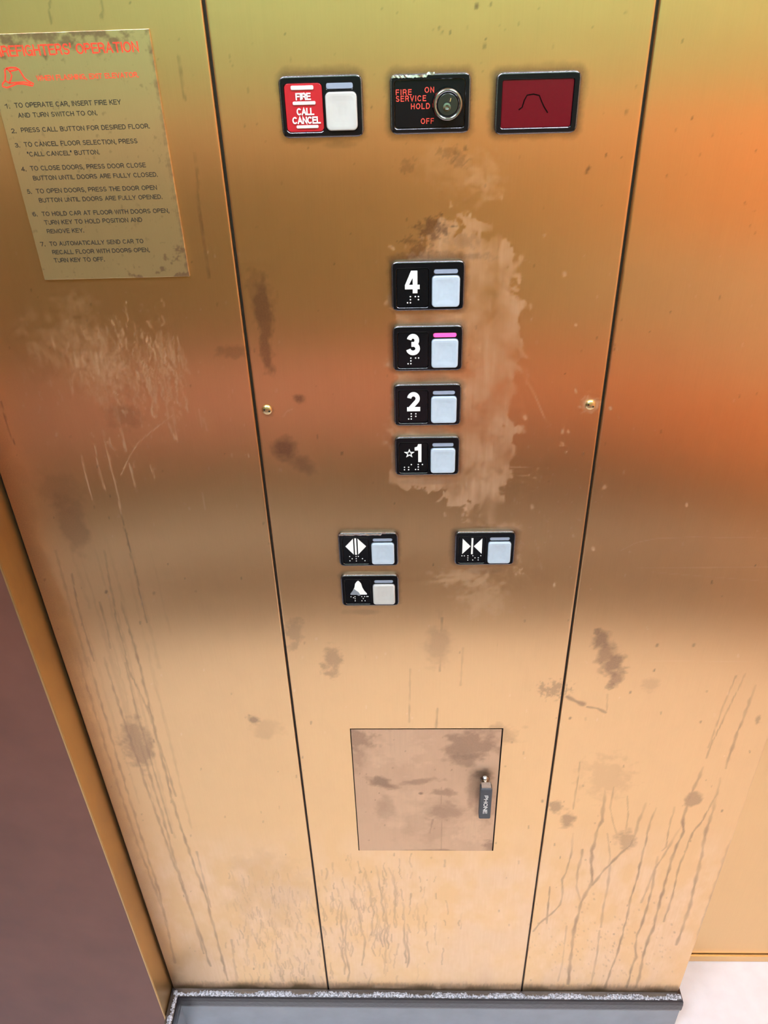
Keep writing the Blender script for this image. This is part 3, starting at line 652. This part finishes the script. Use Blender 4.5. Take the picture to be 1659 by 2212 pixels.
NS = [(.222, .835), (.222+.04, .712), (.222+.04, .775), (.222+.04, .835)]
NS = [(.217, .838), (.257, .712), (.257, .775), (.257, .838)]
t4, p4 = fixture('floor_button', xf, zs_f[0], 'black elevator button numbered 4, topmost of the floor column', 'elevator button', grp)
def four(bm):
    q = lambda u, v: uv(u, v)
    # classic bold 4 built from strokes: stem, bar, diagonal
    x0, x1 = .184, .385; t_, b_ = .187, .637
    pts_stem = [q(.298, t_), q(.352, t_), q(.352, b_), q(.292, b_), q(.292, t_+.06)]
    poly(bm, [q(.298, t_), q(.354, t_), q(.354, b_), q(.290, b_), q(.290, .30)], OP, OP+.0009)
    poly(bm, [q(.184, .47), q(.385, .47), q(.385, .555), q(.184, .555)], OP, OP+.00088)
    poly(bm, [q(.268, t_), q(.302, t_), q(.302, .29), q(.236, .475), q(.184, .475)], OP, OP+.00086)
bm_obj('numeral', four, M['white'], p4, 'raised white numeral 4')
dots(p4, NS+[(.325, .712), (.368, .712), (.368, .775)])
t3, p3 = fixture('floor_button', xf, zs_f[1], 'black elevator button numbered 3 with lit pink indicator', 'elevator button', grp, 'pink')
numeral(p3, '3', .195, .388, .175, .64); dots(p3, NS+[(.325, .712), (.368, .712)])
t2, p2 = fixture('floor_button', xf, zs_f[2], 'black elevator button numbered 2, second from the bottom of the column', 'elevator button', grp)
numeral(p2, '2', .195, .388, .19, .64); dots(p2, NS+[(.325, .712), (.325, .775)])
t1, p1 = fixture('floor_button', xf, zs_f[3], 'black elevator button with star and numeral 1, lowest floor button', 'elevator button', grp)
def one(bm):
    q = uv; poly(bm, [q(.365, .19), q(.41, .19), q(.41, .645), q(.360, .645), q(.360, .335)], OP, OP+.0009)
    poly(bm, [q(.370, .19), q(.362, .345), q(.305, .345), q(.305, .275), q(.345, .255), q(.358, .19)], OP, OP+.00088)
bm_obj('numeral', one, M['white'], p1, 'raised white numeral 1')
def star(bm):
    c = uv(.223, .425); R = .0050; r = R*.40; pts = []
    for i in range(10):
        a = math.pi/2+i*math.pi/5; q = R if i % 2 == 0 else r; pts.append((c[0]+q*math.cos(a)*1.02, c[1]+q*math.sin(a)))
    inn = [(c[0]+(x-c[0])*.58, c[1]+(z-c[1])*.58) for x, z in pts]
    for i in range(10):
        j = (i+1) % 10; poly(bm, [pts[i], pts[j], inn[j], inn[i]], OP, OP+.0007)
bm_obj('star', star, M['white'], p1, 'white outlined star')
dots(p1, [(.145, .79), (.145, .855), (.21, .79), (.21, .855), (.252, .72), (.318, .85), (.36, .72), (.36, .785), (.36, .85), (.425, .72)])
zo, za = H-.7158*D, H-.7973*D
to, po = fixture('door_open_button', -.0626*D, zo, 'black door open button with outward white arrows, directly above the alarm button', 'elevator button', None)
def opn(bm):
    q = uv; poly(bm, [q(.118, .40), q(.250, .17), q(.250, .645)], OP, OP+.0006); poly(bm, [q(.462, .40), q(.325, .645), q(.325, .17)], OP, OP+.0006)
    poly(bm, [q(.272, .16), q(.303, .16), q(.303, .65), q(.272, .65)], OP, OP+.0006)
bm_obj('door_open_symbol', opn, M['white'], po, 'white arrows pointing outward')
dots(po, [(.178, .71), (.178, .845), (.218, .78), (.286, .71), (.286, .78), (.286, .85), (.323, .71), (.392, .78), (.432, .845)], .0006)
tcb, pc = fixture('door_close_button', .1184*D, zo, 'black door close button with inward white arrows, standing alone at right', 'elevator button', None)
def cls(bm):
    q = uv; poly(bm, [q(.262, .43), q(.128, .20), q(.128, .655)][::-1], OP, OP+.0006); poly(bm, [q(.318, .43), q(.452, .20), q(.452, .655)], OP, OP+.0006)
    poly(bm, [q(.274, .19), q(.304, .19), q(.304, .665), q(.274, .665)], OP, OP+.0006)
bm_obj('door_close_symbol', cls, M['white'], pc, 'white arrows pointing inward')
dots(pc, [(.125, .72), (.165, .72), (.225, .72), (.225, .785), (.225, .85), (.308, .72), (.308, .85), (.345, .785), (.40, .785), (.40, .85), (.44, .72)], .0006)
ta, pa = fixture('alarm_button', -.063*D, za, 'alarm button with a white bell symbol, lowest button on the panel', 'elevator button', None, 'lens', 'button_warm')
def bell(bm):
    q = uv; poly(bm, [q(*c) for c in ((.30, .185), (.325, .215), (.352, .28), (.368, .40), (.40, .51), (.442, .60), (.442, .63), (.158, .63), (.158, .60), (.20, .51), (.232, .40), (.246, .28), (.275, .215))], OP, OP+.0005)
def bell_dark(bm):
    q = uv; poly(bm, [q(*c) for c in ((.157, .632), (.157, .60), (.20, .51), (.225, .44), (.262, .50), (.302, .55), (.322, .62), (.332, .65), (.292, .665), (.270, .632))], OP+.0004, OP+.0007)
bm_obj('bell_symbol', bell, M['white'], pa, 'white bell'); bm_obj('bell_shadow', bell_dark, M['greybell'], pa, 'grey worn lower left of the bell')  # lower left of the bell is grey in its own colour
dots(pa, [(.163, .705), (.205, .735), (.232, .705), (.232, .77), (.232, .84), (.352, .70), (.375, .765), (.40, .70), (.44, .70), (.35, .84), (.405, .84), (.46, .70)], .0006)

# film edge bent up along the top of two bezels
def torn(parent, u0, u1, w, h, seed):
    R = random.Random(seed)
    def fn(bm):
        n = 26; top = []; bot = []
        for i in range(n+1):
            u = u0+(u1-u0)*i/n; x, z = uv(u, 0, w, h); zz = z - .0012 + (.0016 if u > (u1-.08) else 0) + R.uniform(-.00025, .00025)
            top.append(bm.verts.new((x, -.0040-R.uniform(0, .0006), zz+.0004))); bot.append(bm.verts.new((x, -.0042-R.uniform(0, .0003), zz-.0010-R.uniform(0, .0005))))
        for i in range(n): bm.faces.new((top[i], top[i+1], bot[i+1], bot[i]))
    return bm_obj('torn_rim', fn, M['silver'], parent, 'torn silvery strip along the upper edge')
torn(to, .02, .80, FW, FH, 3)

# top row: fire / key / jewel
def fix_from_px(x0, x1, y0, y1, o=.004):
    a = P(x0, (y0+y1)/2, o); b = P(x1, (y0+y1)/2, o); c = P((x0+x1)/2, y0, o); d = P((x0+x1)/2, y1, o)
    return (a[0]+b[0])/2, (c[1]+d[1])/2, b[0]-a[0], c[1]-d[1]
cx, cz, w1, h1 = fix_from_px(605, 784.6, 162, 297.5)
tf = empty('call_cancel_button', (cx, 0, cz), 'fire call cancel button with red lettered plate, top left of the control panel', 'elevator button')
hp, hi, hb = hole_of((.06, .518, .115, .905), w1, h1, .0032), hole_of((.565, .887, .125, .225), w1, h1, .0014), hole_of((.546, .93, .26, .89), w1, h1, .0036)
link('bezel', bezel(w1, h1, (hp, hi, hb), 'fire'), None, tf)
pr = rr_obj('red_plate', hp, .0008, .0036, M['red'], tf, .0002, .0005, label='glossy red plate')
rr_obj('indicator_light', hi, .0008, .0038, M['lens'], tf, .0001, .0004, label='pale grey unlit indicator light'); rr_obj('button', hb, .0008, .0066, M['button_warm'], tf, .0002, .0011, .0006, label='off-white push button')
OR = .0036
def firetxt(bm):
    for s, u0, u1, v0, v1 in (('FIRE', .195, .376, .27, .383), ('CALL', .195, .405, .51, .625), ('CANCEL', .135, .478, .65, .765)):
        a = uv(u0, v1, w1, h1); b = uv(u1, v0, w1, h1); text_into(bm, s, a[0], b[0], a[1], b[1]-a[1], OR, .0008, .19)
bm_obj('lettering', firetxt, M['white'], pr, 'raised white letters FIRE CALL CANCEL')
for u0, u1, v0, v1 in ((.145, .415, .155, .222), (.155, .430, .405, .46), (.18, .447, .79, .84)):
    bm_obj('bar', lambda bm: rr_prism(bm, *[(uv(u0, v0, w1, h1)[i]+uv(u1, v1, w1, h1)[i])/2 for i in (0, 1)], (u1-u0)*w1, (v1-v0)*h1, .0009, OR-.0003, OR+.0012, .0006), M['white'], pr)
cx, cz, w2, h2 = fix_from_px(842.5, 1016.7, 158, 289.5)
tk = empty('key_switch', (cx, 0, cz), 'black fire service key switch with red lettering and round lock, top middle', 'key switch')
hp = hole_of((.055, .93, .10, .90), w2, h2, .0022); link('bezel', bezel(w2, h2, (hp,), 'key'), None, tk)
pk = rr_obj('switch_plate', hp, .0008, .0026, M['black'], tk, .0003, .0003)
def keytxt(bm):
    for s, u0, u1, v0, v1 in (('FIRE', .073, .269, .25, .345), ('SERVICE', .073, .448, .355, .45), ('ON', .43, .547, .222, .315), ('HOLD', .26, .496, .485, .58), ('OFF', .383, .547, .735, .83)):
        a = uv(u0, v1, w2, h2); b = uv(u1, v0, w2, h2); text_into(bm, s, a[0], b[0], a[1], b[1]-a[1], .0026, .0002, .15, 0, .42)
bm_obj('lettering', keytxt, M['redtext'], pk, 'red letters FIRE SERVICE ON HOLD OFF')
lx, lz = P(580+918/2.37, 130+228/2.37, .0105); lx -= cx; lz -= cz
def lock(bm):
    R = .0112; lathe(bm, [(R*1.02, .002), (R*1.04, .0035), (R, .008), (R*.95, .0104), (R*.88, .0112), (R*.80, .0110), (R*.72, .0100), (R*.70, .0092), (.0001, .0092)], 48, lx, lz)
lk = link('lock_cylinder', (lambda: (lambda b: (lock(b), from_bm(b, 'lock', True))[1])(bmesh.new()))(), M['chrome'], tk); lk['label'] = 'round dark chrome lock'
bm_obj('lock_face', lambda bm: disc(bm, lx, lz, .0076, .009, .0098, 36, .0005), M['cyl'], lk)
def keyway(bm):
    a = math.radians(62); c, s = math.cos(a), math.sin(a)
    rect = [(-.0008, -.0009), (.0062, -.0009), (.0062, .0011), (-.0008, .0011)]
    poly(bm, [(lx-.0004+x*c-z*s, lz-.001+x*s+z*c) for x, z in rect], .0097, .01005)
bm_obj('keyway', keyway, M['gap'], lk, 'slanted dark keyhole'); bm_obj('keyhole_wards', lambda bm: (poly(bm, [(lx+.0013, lz+.0020), (lx+.0019, lz+.0018), (lx+.0026, lz+.0042), (lx+.0020, lz+.0044)], .0099, .0102)), M['screw_brass'], lk); bm_obj('core', lambda bm: lathe(bm, [(.0031, .0099), (.0029, .0106), (.0016, .0108), (.0014, .0102), (.0001, .0101)], 24, lx-.0006, lz-.0016), M['chrome'], lk)
torn(tk, .03, .55, w2, h2, 9)
cx, cz, w3, h3 = fix_from_px(1070, 1251.7, 154, 289.5)
tj = empty('fire_indicator', (cx, 0, cz), 'rectangular dark red indicator lens with faint helmet outline, top right', 'indicator')
hp = hole_of((.077, .92, .12, .895), w3, h3, .0016); link('bezel', bezel(w3, h3, (hp,), 'jewel'), None, tj)
lz_ = rr_obj('lens', hp, .0008, .0030, M['jewel'], tj, .0001, .0002, label='dark red translucent lens')
def helm(bm):
    pts = [uv(u, v, w3, h3) for u, v in ((.285, .60), (.325, .56), (.345, .45), (.375, .37), (.45, .355), (.52, .38), (.55, .47), (.585, .56), (.635, .66))]
    stroke(bm, pts, .0009, .0029, .0031)
bm_obj('helmet_mark', helm, M['jewelmark'], lz_, 'faint dark helmet outline')

# ------------------------------------------------------------------ instruction plaque
OPQ = .0022
tr = P(318.5, 62, OPQ); br = P(409.5, 597, OPQ); bl = P(96, 603, OPQ); lm = P(0, 240.7, OPQ)
pq = empty('instruction_plaque', ((tr[0]+bl[0])/2, 0, (tr[1]+bl[1])/2), "engraved brass firefighters' operation plaque on the left wall", 'plaque')
wq = math.hypot(br[0]-bl[0], br[1]-bl[1]); hq = math.hypot(tr[0]-br[0], tr[1]-br[1]); aq = (math.atan2(br[1]-bl[1], br[0]-bl[0]) + math.atan2(tr[1]-br[1], tr[0]-br[0])-math.pi/2)/2
def plaque_wear(W):
    pass
def plate_mesh():
    nx, nz = 260, 420; U = np.linspace(0, 1, nx); V = np.linspace(0, 1, nz)
    ca, sa = math.cos(aq), math.sin(aq)
    x = br[0]-wq*(1-U)[None]*ca - hq*V[:, None]*sa; z = br[1]-wq*(1-U)[None]*sa + hq*V[:, None]*ca
    cu = np.stack([x-pq.location.x, np.full_like(x, -OPQ), z-pq.location.z], -1).astype('f')
    idx = np.arange(nx*nz).reshape(nz, nx); q = np.stack([idx[:-1, :-1], idx[:-1, 1:], idx[1:, 1:], idx[1:, :-1]], -1).reshape(-1, 4)
    bd = list(idx[0, :])+list(idx[1:, -1])+list(idx[-1, -2::-1])+list(idx[-2:0:-1, 0]); base = nx*nz
    co = cu.reshape(-1, 3); back = co[bd].copy(); back[:, 1] = .0006; co = np.vstack([co, back]); n = len(bd)
    side = np.array([[bd[i], base+i, base+(i+1) % n, bd[(i+1) % n]] for i in range(n)]); q = np.vstack([q, side])
    n1 = fbm((nz, nx), (24, 14), 4); n2 = fbm((nz, nx), (40, 30), 3); Ug, Vg = np.meshgrid(U, V)
    d = np.zeros((nz, nx))
    d = np.maximum(d, np.clip(((Vg-.955)*14 + (n1-.50)*5), 0, 1)*.85*(Ug > .0))
    d = np.maximum(d, np.clip(((.09-Vg)*7 + (Ug-.72)*3 + (n1-.62)*9), 0, 1)*.8*(Vg < .16)*(Ug > .55))
    d = np.maximum(d, np.clip((Ug-.985)*25+(n2-.35)*2, 0, 1)*.7*(Ug > .975))
    d = np.maximum(d, np.clip((n2-.72)*8, 0, 1)*.4)
    d = np.concatenate([d.ravel(), np.zeros(n)]).astype('f')
    me = bpy.data.meshes.new('plate'); me.vertices.add(len(co)); me.vertices.foreach_set('co', co.ravel().astype('f'))
    me.loops.add(q.size); me.loops.foreach_set('vertex_index', q.ravel().astype('i')); me.polygons.add(len(q)); me.polygons.foreach_set('loop_start', np.arange(0, q.size, 4).astype('i'))
    me.update(calc_edges=True); at = me.attributes.new('dark_wear', 'FLOAT', 'POINT'); at.data.foreach_set('value', d); me.validate(); return me
link('plate', plate_mesh(), M['plaque_brass'], pq)
K = 3.6065
def qp(cx_, cy_): x, z = P(cx_/K, 30+cy_/K, OPQ); return x-pq.location.x, z-pq.location.z
def qline(bm, s, x0, y0, x1, y1, cap, off=.15):
    a = qp(x0, y0); b = qp(x1, y1); ang = math.atan2(b[1]-a[1], b[0]-a[0]); L_ = math.hypot(b[0]-a[0], b[1]-a[1])
    t = qp((x0+x1)/2, (y0+y1)/2); t2 = qp((x0+x1)/2, (y0+y1)/2-cap)
    text_into(bm, s, a[0], a[0]+L_, a[1], t2[1]-t[1], OPQ, .00012, off, ang)
bm_obj('title_lettering', lambda bm: (qline(bm, "FIREFIGHTERS'", -46, 338, 566, 316, 88, .145), qline(bm, "OPERATION", 600, 314, 1085, 296, 84, .145)), M['redplaque'], pq, "red title FIREFIGHTERS' OPERATION")
bm_obj('warning_lettering', lambda bm: qline(bm, "WHEN FLASHING, EXIT ELEVATOR.", 290, 522, 1082, 494, 42, .15), M['redplaque'], pq, 'small red warning line')
def helmet(bm):
    stroke(bm, [qp(*q) for q in ((50, 425), (85, 418), (125, 420), (150, 435), (168, 465), (190, 500), (215, 520), (262, 545), (255, 560), (225, 555), (180, 545), (130, 545), (95, 560), (55, 575), (20, 565), (20, 545), (40, 520), (42, 480), (38, 440))], .0011, OPQ, OPQ+.0001, True)
    stroke(bm, [qp(*q) for q in ((50, 425), (75, 448), (92, 480), (85, 510), (72, 540))], .0010, OPQ, OPQ+.0001)
    stroke(bm, [qp(*q) for q in ((75, 448), (110, 440), (140, 432))], .0010, OPQ, OPQ+.0001); stroke(bm, [qp(*q) for q in ((40, 520), (72, 540), (120, 535), (190, 530), (240, 545))], .0009, OPQ, OPQ+.0001)
bm_obj('helmet_symbol', helmet, M['redplaque'], pq, 'red outlined fire helmet')
LINES = [('1.', 40, 738, 80, 737, 38), ('TO OPERATE CAR, INSERT FIRE KEY', 118, 733, 945, 705, 40), ('AND TURN SWITCH TO ON.', 145, 810, 760, 789, 38),
 ('2.', 92, 930, 130, 929, 37), ('PRESS CALL BUTTON FOR DESIRED FLOOR.', 168, 925, 1168, 892, 38), ('3.', 120, 1041, 158, 1040, 36), ('TO CANCEL FLOOR SELECTION, PRESS', 192, 1037, 1073, 1008, 38), ('"CALL CANCEL" BUTTON.', 217, 1112, 778, 1094, 37),
 ('4.', 170, 1227, 207, 1226, 36), ('TO CLOSE DOORS, PRESS DOOR CLOSE', 240, 1222, 1138, 1195, 37), ('BUTTON UNTIL DOORS ARE FULLY CLOSED.', 262, 1298, 1230, 1268, 36), ('5.', 215, 1402, 250, 1401, 35), ('TO OPEN DOORS, PRESS THE DOOR OPEN', 285, 1399, 1225, 1370, 36), ('BUTTON UNTIL DOORS ARE FULLY OPENED.', 308, 1470, 1266, 1441, 35),
 ('6.', 258, 1578, 295, 1577, 35), ('TO HOLD CAR AT FLOOR WITH DOORS OPEN,', 330, 1576, 1320, 1549, 35), ('TURN KEY TO HOLD POSITION AND', 350, 1643, 1110, 1620, 35), ('REMOVE KEY.', 370, 1711, 657, 1702, 34),
 ('7.', 318, 1811, 355, 1810, 34), ('TO AUTOMATICALLY SEND CAR TO', 390, 1808, 1120, 1786, 34), ('RECALL FLOOR WITH DOORS OPEN,', 412, 1874, 1168, 1854, 34), ('TURN KEY TO OFF.', 425, 1937, 818, 1927, 34)]
def body(bm):
    for l in LINES: qline(bm, *l)
bm_obj('instruction_lettering', body, M['ink'], pq, 'seven numbered black instruction lines')

# ------------------------------------------------------------------ surroundings
YS = -.043                                                   # the projecting strip at the left corner
def strip_wear(W): pass
xs = boxobj('trim_4', (XC-.0045, YS, 0), (XC-.0012, .02, ZC), M['strip_brass'], bev=.0008); tag(xs, 'narrow brass corner strip at the left', kind='structure')
lw = boxobj('wall_left', (-1.25, YS+.001, 0), (XC-.0045, .03, ZC), M['brown']); tag(lw, 'red-brown metal wall at the left edge', kind='structure')
# right: recessed brass door with bottom trim
D2 = .106
dr = boxobj('door_1', (XE-.3, D2, .022), (1.30, D2+.03, ZC), M['far_brass']); tag(dr, 'recessed brass elevator door at the right', kind='structure')
t5 = boxobj('trim_5', (XE-.3, D2-.004, 0), (1.30, D2+.03, .019), M['far_brass'], bev=.001); tag(t5, kind='structure')
t6 = boxobj('trim_6', (XE-.3, D2+.004, .015), (1.30, D2+.02, .025), M['gap']); tag(t6, kind='structure')
fl = boxobj('floor', (-1.3, -1.7, -.03), (1.35, .2, 0), M['floor']); tag(fl, 'white vinyl floor', kind='structure')
ce = boxobj('ceiling', (-1.3, -1.7, ZC), (1.35, .2, ZC+.03), M['ceil']); tag(ce, kind='structure')
# base moulding: swept along the strip, the wall and round the right end
def baseboard():
    bm = bmesh.new()
    prof = [(0, Z0+.001), (.0085, Z0), (.0115, Z0-.0010), (.0130, Z0-.004), (.0140, Z0-.012), (.0140, Z0-.026), (.0132, Z0-.0310), (.0118, Z0-.0330), (.0118, 0.0)]
    path = [((XC+.0, YS-.03), (1, 0)), ((XC+.0, 0), (1, -1)), ((XE-.002, 0), (1, -1)), ((XE-.002, .09), (1, 0))]
    rows = []
    for (x, y), (dx, dy) in path: rows.append([bm.verts.new((x+dx*p*(.6 if x > 0 else 1), y+dy*p, z)) for p, z in prof])
    for a, b in zip(rows, rows[1:]):
        for i in range(len(prof)-1):
            f = bm.faces.new((a[i], a[i+1], b[i+1], b[i])); f.material_index = 0 if i < 7 else 1
    me = from_bm(bm, 'baseboard'); me.materials.append(M['base_lip']); me.materials.append(M['base_face']); return me
bb = link('baseboard_front', baseboard(), None); tag(bb, 'black base moulding along the foot of the brass wall', kind='structure')
# crusty pale caulk along its top edge
def caulk():
    bm = bmesh.new(); R = random.Random(5)
    def run(p0, p1, n, nx, ny):
        prev = None
        for i in range(n+1):
            t = i/n; x = p0[0]+(p1[0]-p0[0])*t; y = p0[1]+(p1[1]-p0[1])*t
            w0 = .0015+R.uniform(0, .0035)+.003*(math.sin(i*.13)>.3); w1 = .0108+R.uniform(-.0012, .0008); hh = Z0+.0012+R.uniform(0, .0014)
            row = [bm.verts.new((x+nx*w0, y+ny*w0, Z0+.0006)), bm.verts.new((x+nx*(w0*.5+w1*.5), y+ny*(w0*.5+w1*.5), hh)), bm.verts.new((x+nx*w1, y+ny*w1, Z0-.0006))]
            if prev:
                for k in range(2): bm.faces.new((prev[k], prev[k+1], row[k+1], row[k]))
            prev = row
    run((XC+.004, 0), (XE+.003, 0), 420, 0, -1); run((XC, -.004), (XC, YS-.03), 40, 1, 0)
    return from_bm(bm, 'caulk')
ck = link('dust_line', caulk(), M['dust'], bb)

# unseen car behind the camera; wall colours invented to tint the brass reflections
YB = -1.50
BANDS = [(-1.3, 1.35, 1.42, ZC, 'green2'), (-1.3, 1.35, 1.27, 1.42, 'green'), (-1.3, .72, 1.157, 1.27, 'tan'), (.72, 1.35, .907, 1.27, 'orange'), (-1.3, .25, .62, 1.157, 'wood'), (.25, .75, .68, .907, 'tan2'), (.25, .72, .907, 1.157, 'tan2'),
         (.75, 1.35, .50, .907, 'tan3'), (-1.3, .25, .32, .62, 'rose'), (.25, .75, .42, .68, 'rust'), (.75, 1.35, .224, .50, 'rust2'), (-1.3, .25, .15, .32, 'wood'), (.25, .75, 0, .42, 'dwood'), (.75, 1.35, 0, .224, 'dwood'), (-1.1, -.2, 0, .15, 'kick'), (-1.3, -1.1, 0, .15, 'dwood'), (-.2, .25, 0, .15, 'dwood')]  # bands placed and coloured only for what the brass mirrors
for i, (xa, xb, za_, zb_, m) in enumerate(BANDS):
    o = boxobj('wall_back' + ('.%03d' % i if i else ''), (xa, YB-.05, za_), (xb, YB, zb_), M[m]); tag(o, kind='structure')
for nm, a, b, m in (('wall_right', (1.30, YB, 0), (1.35, D2, ZC), 'warm'), ('wall_left_side', (-1.30, YB, 0), (-1.25, .03, ZC), 'dwood')):
    o = boxobj(nm, a, b, M[m]); tag(o, kind='structure')
fm = boxobj('doormat', (-1.0, -1.38, 0), (1.2, -.99, .012), M['mat'], bev=.003); tag(fm, 'dark doormat on the white floor', 'doormat')  # unseen slab, added to darken the brass where it mirrors the floor
for i, (x, y) in enumerate(((-.55, -.85), (.60, -.85))):
    t = empty('ceiling_light', (x, y, ZC), ('square ceiling light over the left side', 'square ceiling light over the right side')[i], 'light', 'ceiling lights')
    boxobj('light_frame', (-.30, -.30, -.02), (.30, .30, -.001), M['silver'], t); boxobj('diffuser', (-.27, -.27, -.026), (.27, .27, -.0205), M['lamp'], t)

# ------------------------------------------------------------------ camera / view
cam = bpy.data.cameras.new('camera'); co = bpy.data.objects.new('camera', cam); C.objects.link(co)
mw = Matrix(((rt[0], up[0], -fw[0], 0), (rt[1], up[1], -fw[1], -D), (rt[2], up[2], -fw[2], H), (0, 0, 0, 1))); co.matrix_world = mw
cam.sensor_width = 36; cam.lens = F/2212*36; cam.clip_start = .01; bpy.context.scene.camera = co
wd = bpy.data.worlds.new('world'); bpy.context.scene.world = wd; wd.use_nodes = True
wd.node_tree.nodes['Background'].inputs[0].default_value = (.9, .92, 1, 1); wd.node_tree.nodes['Background'].inputs[1].default_value = .3
vs = bpy.context.scene.view_settings; vs.view_transform = 'Standard'; vs.look = 'None'; vs.gamma = 1; vs.use_curve_mapping = False; vs.exposure = 0.0
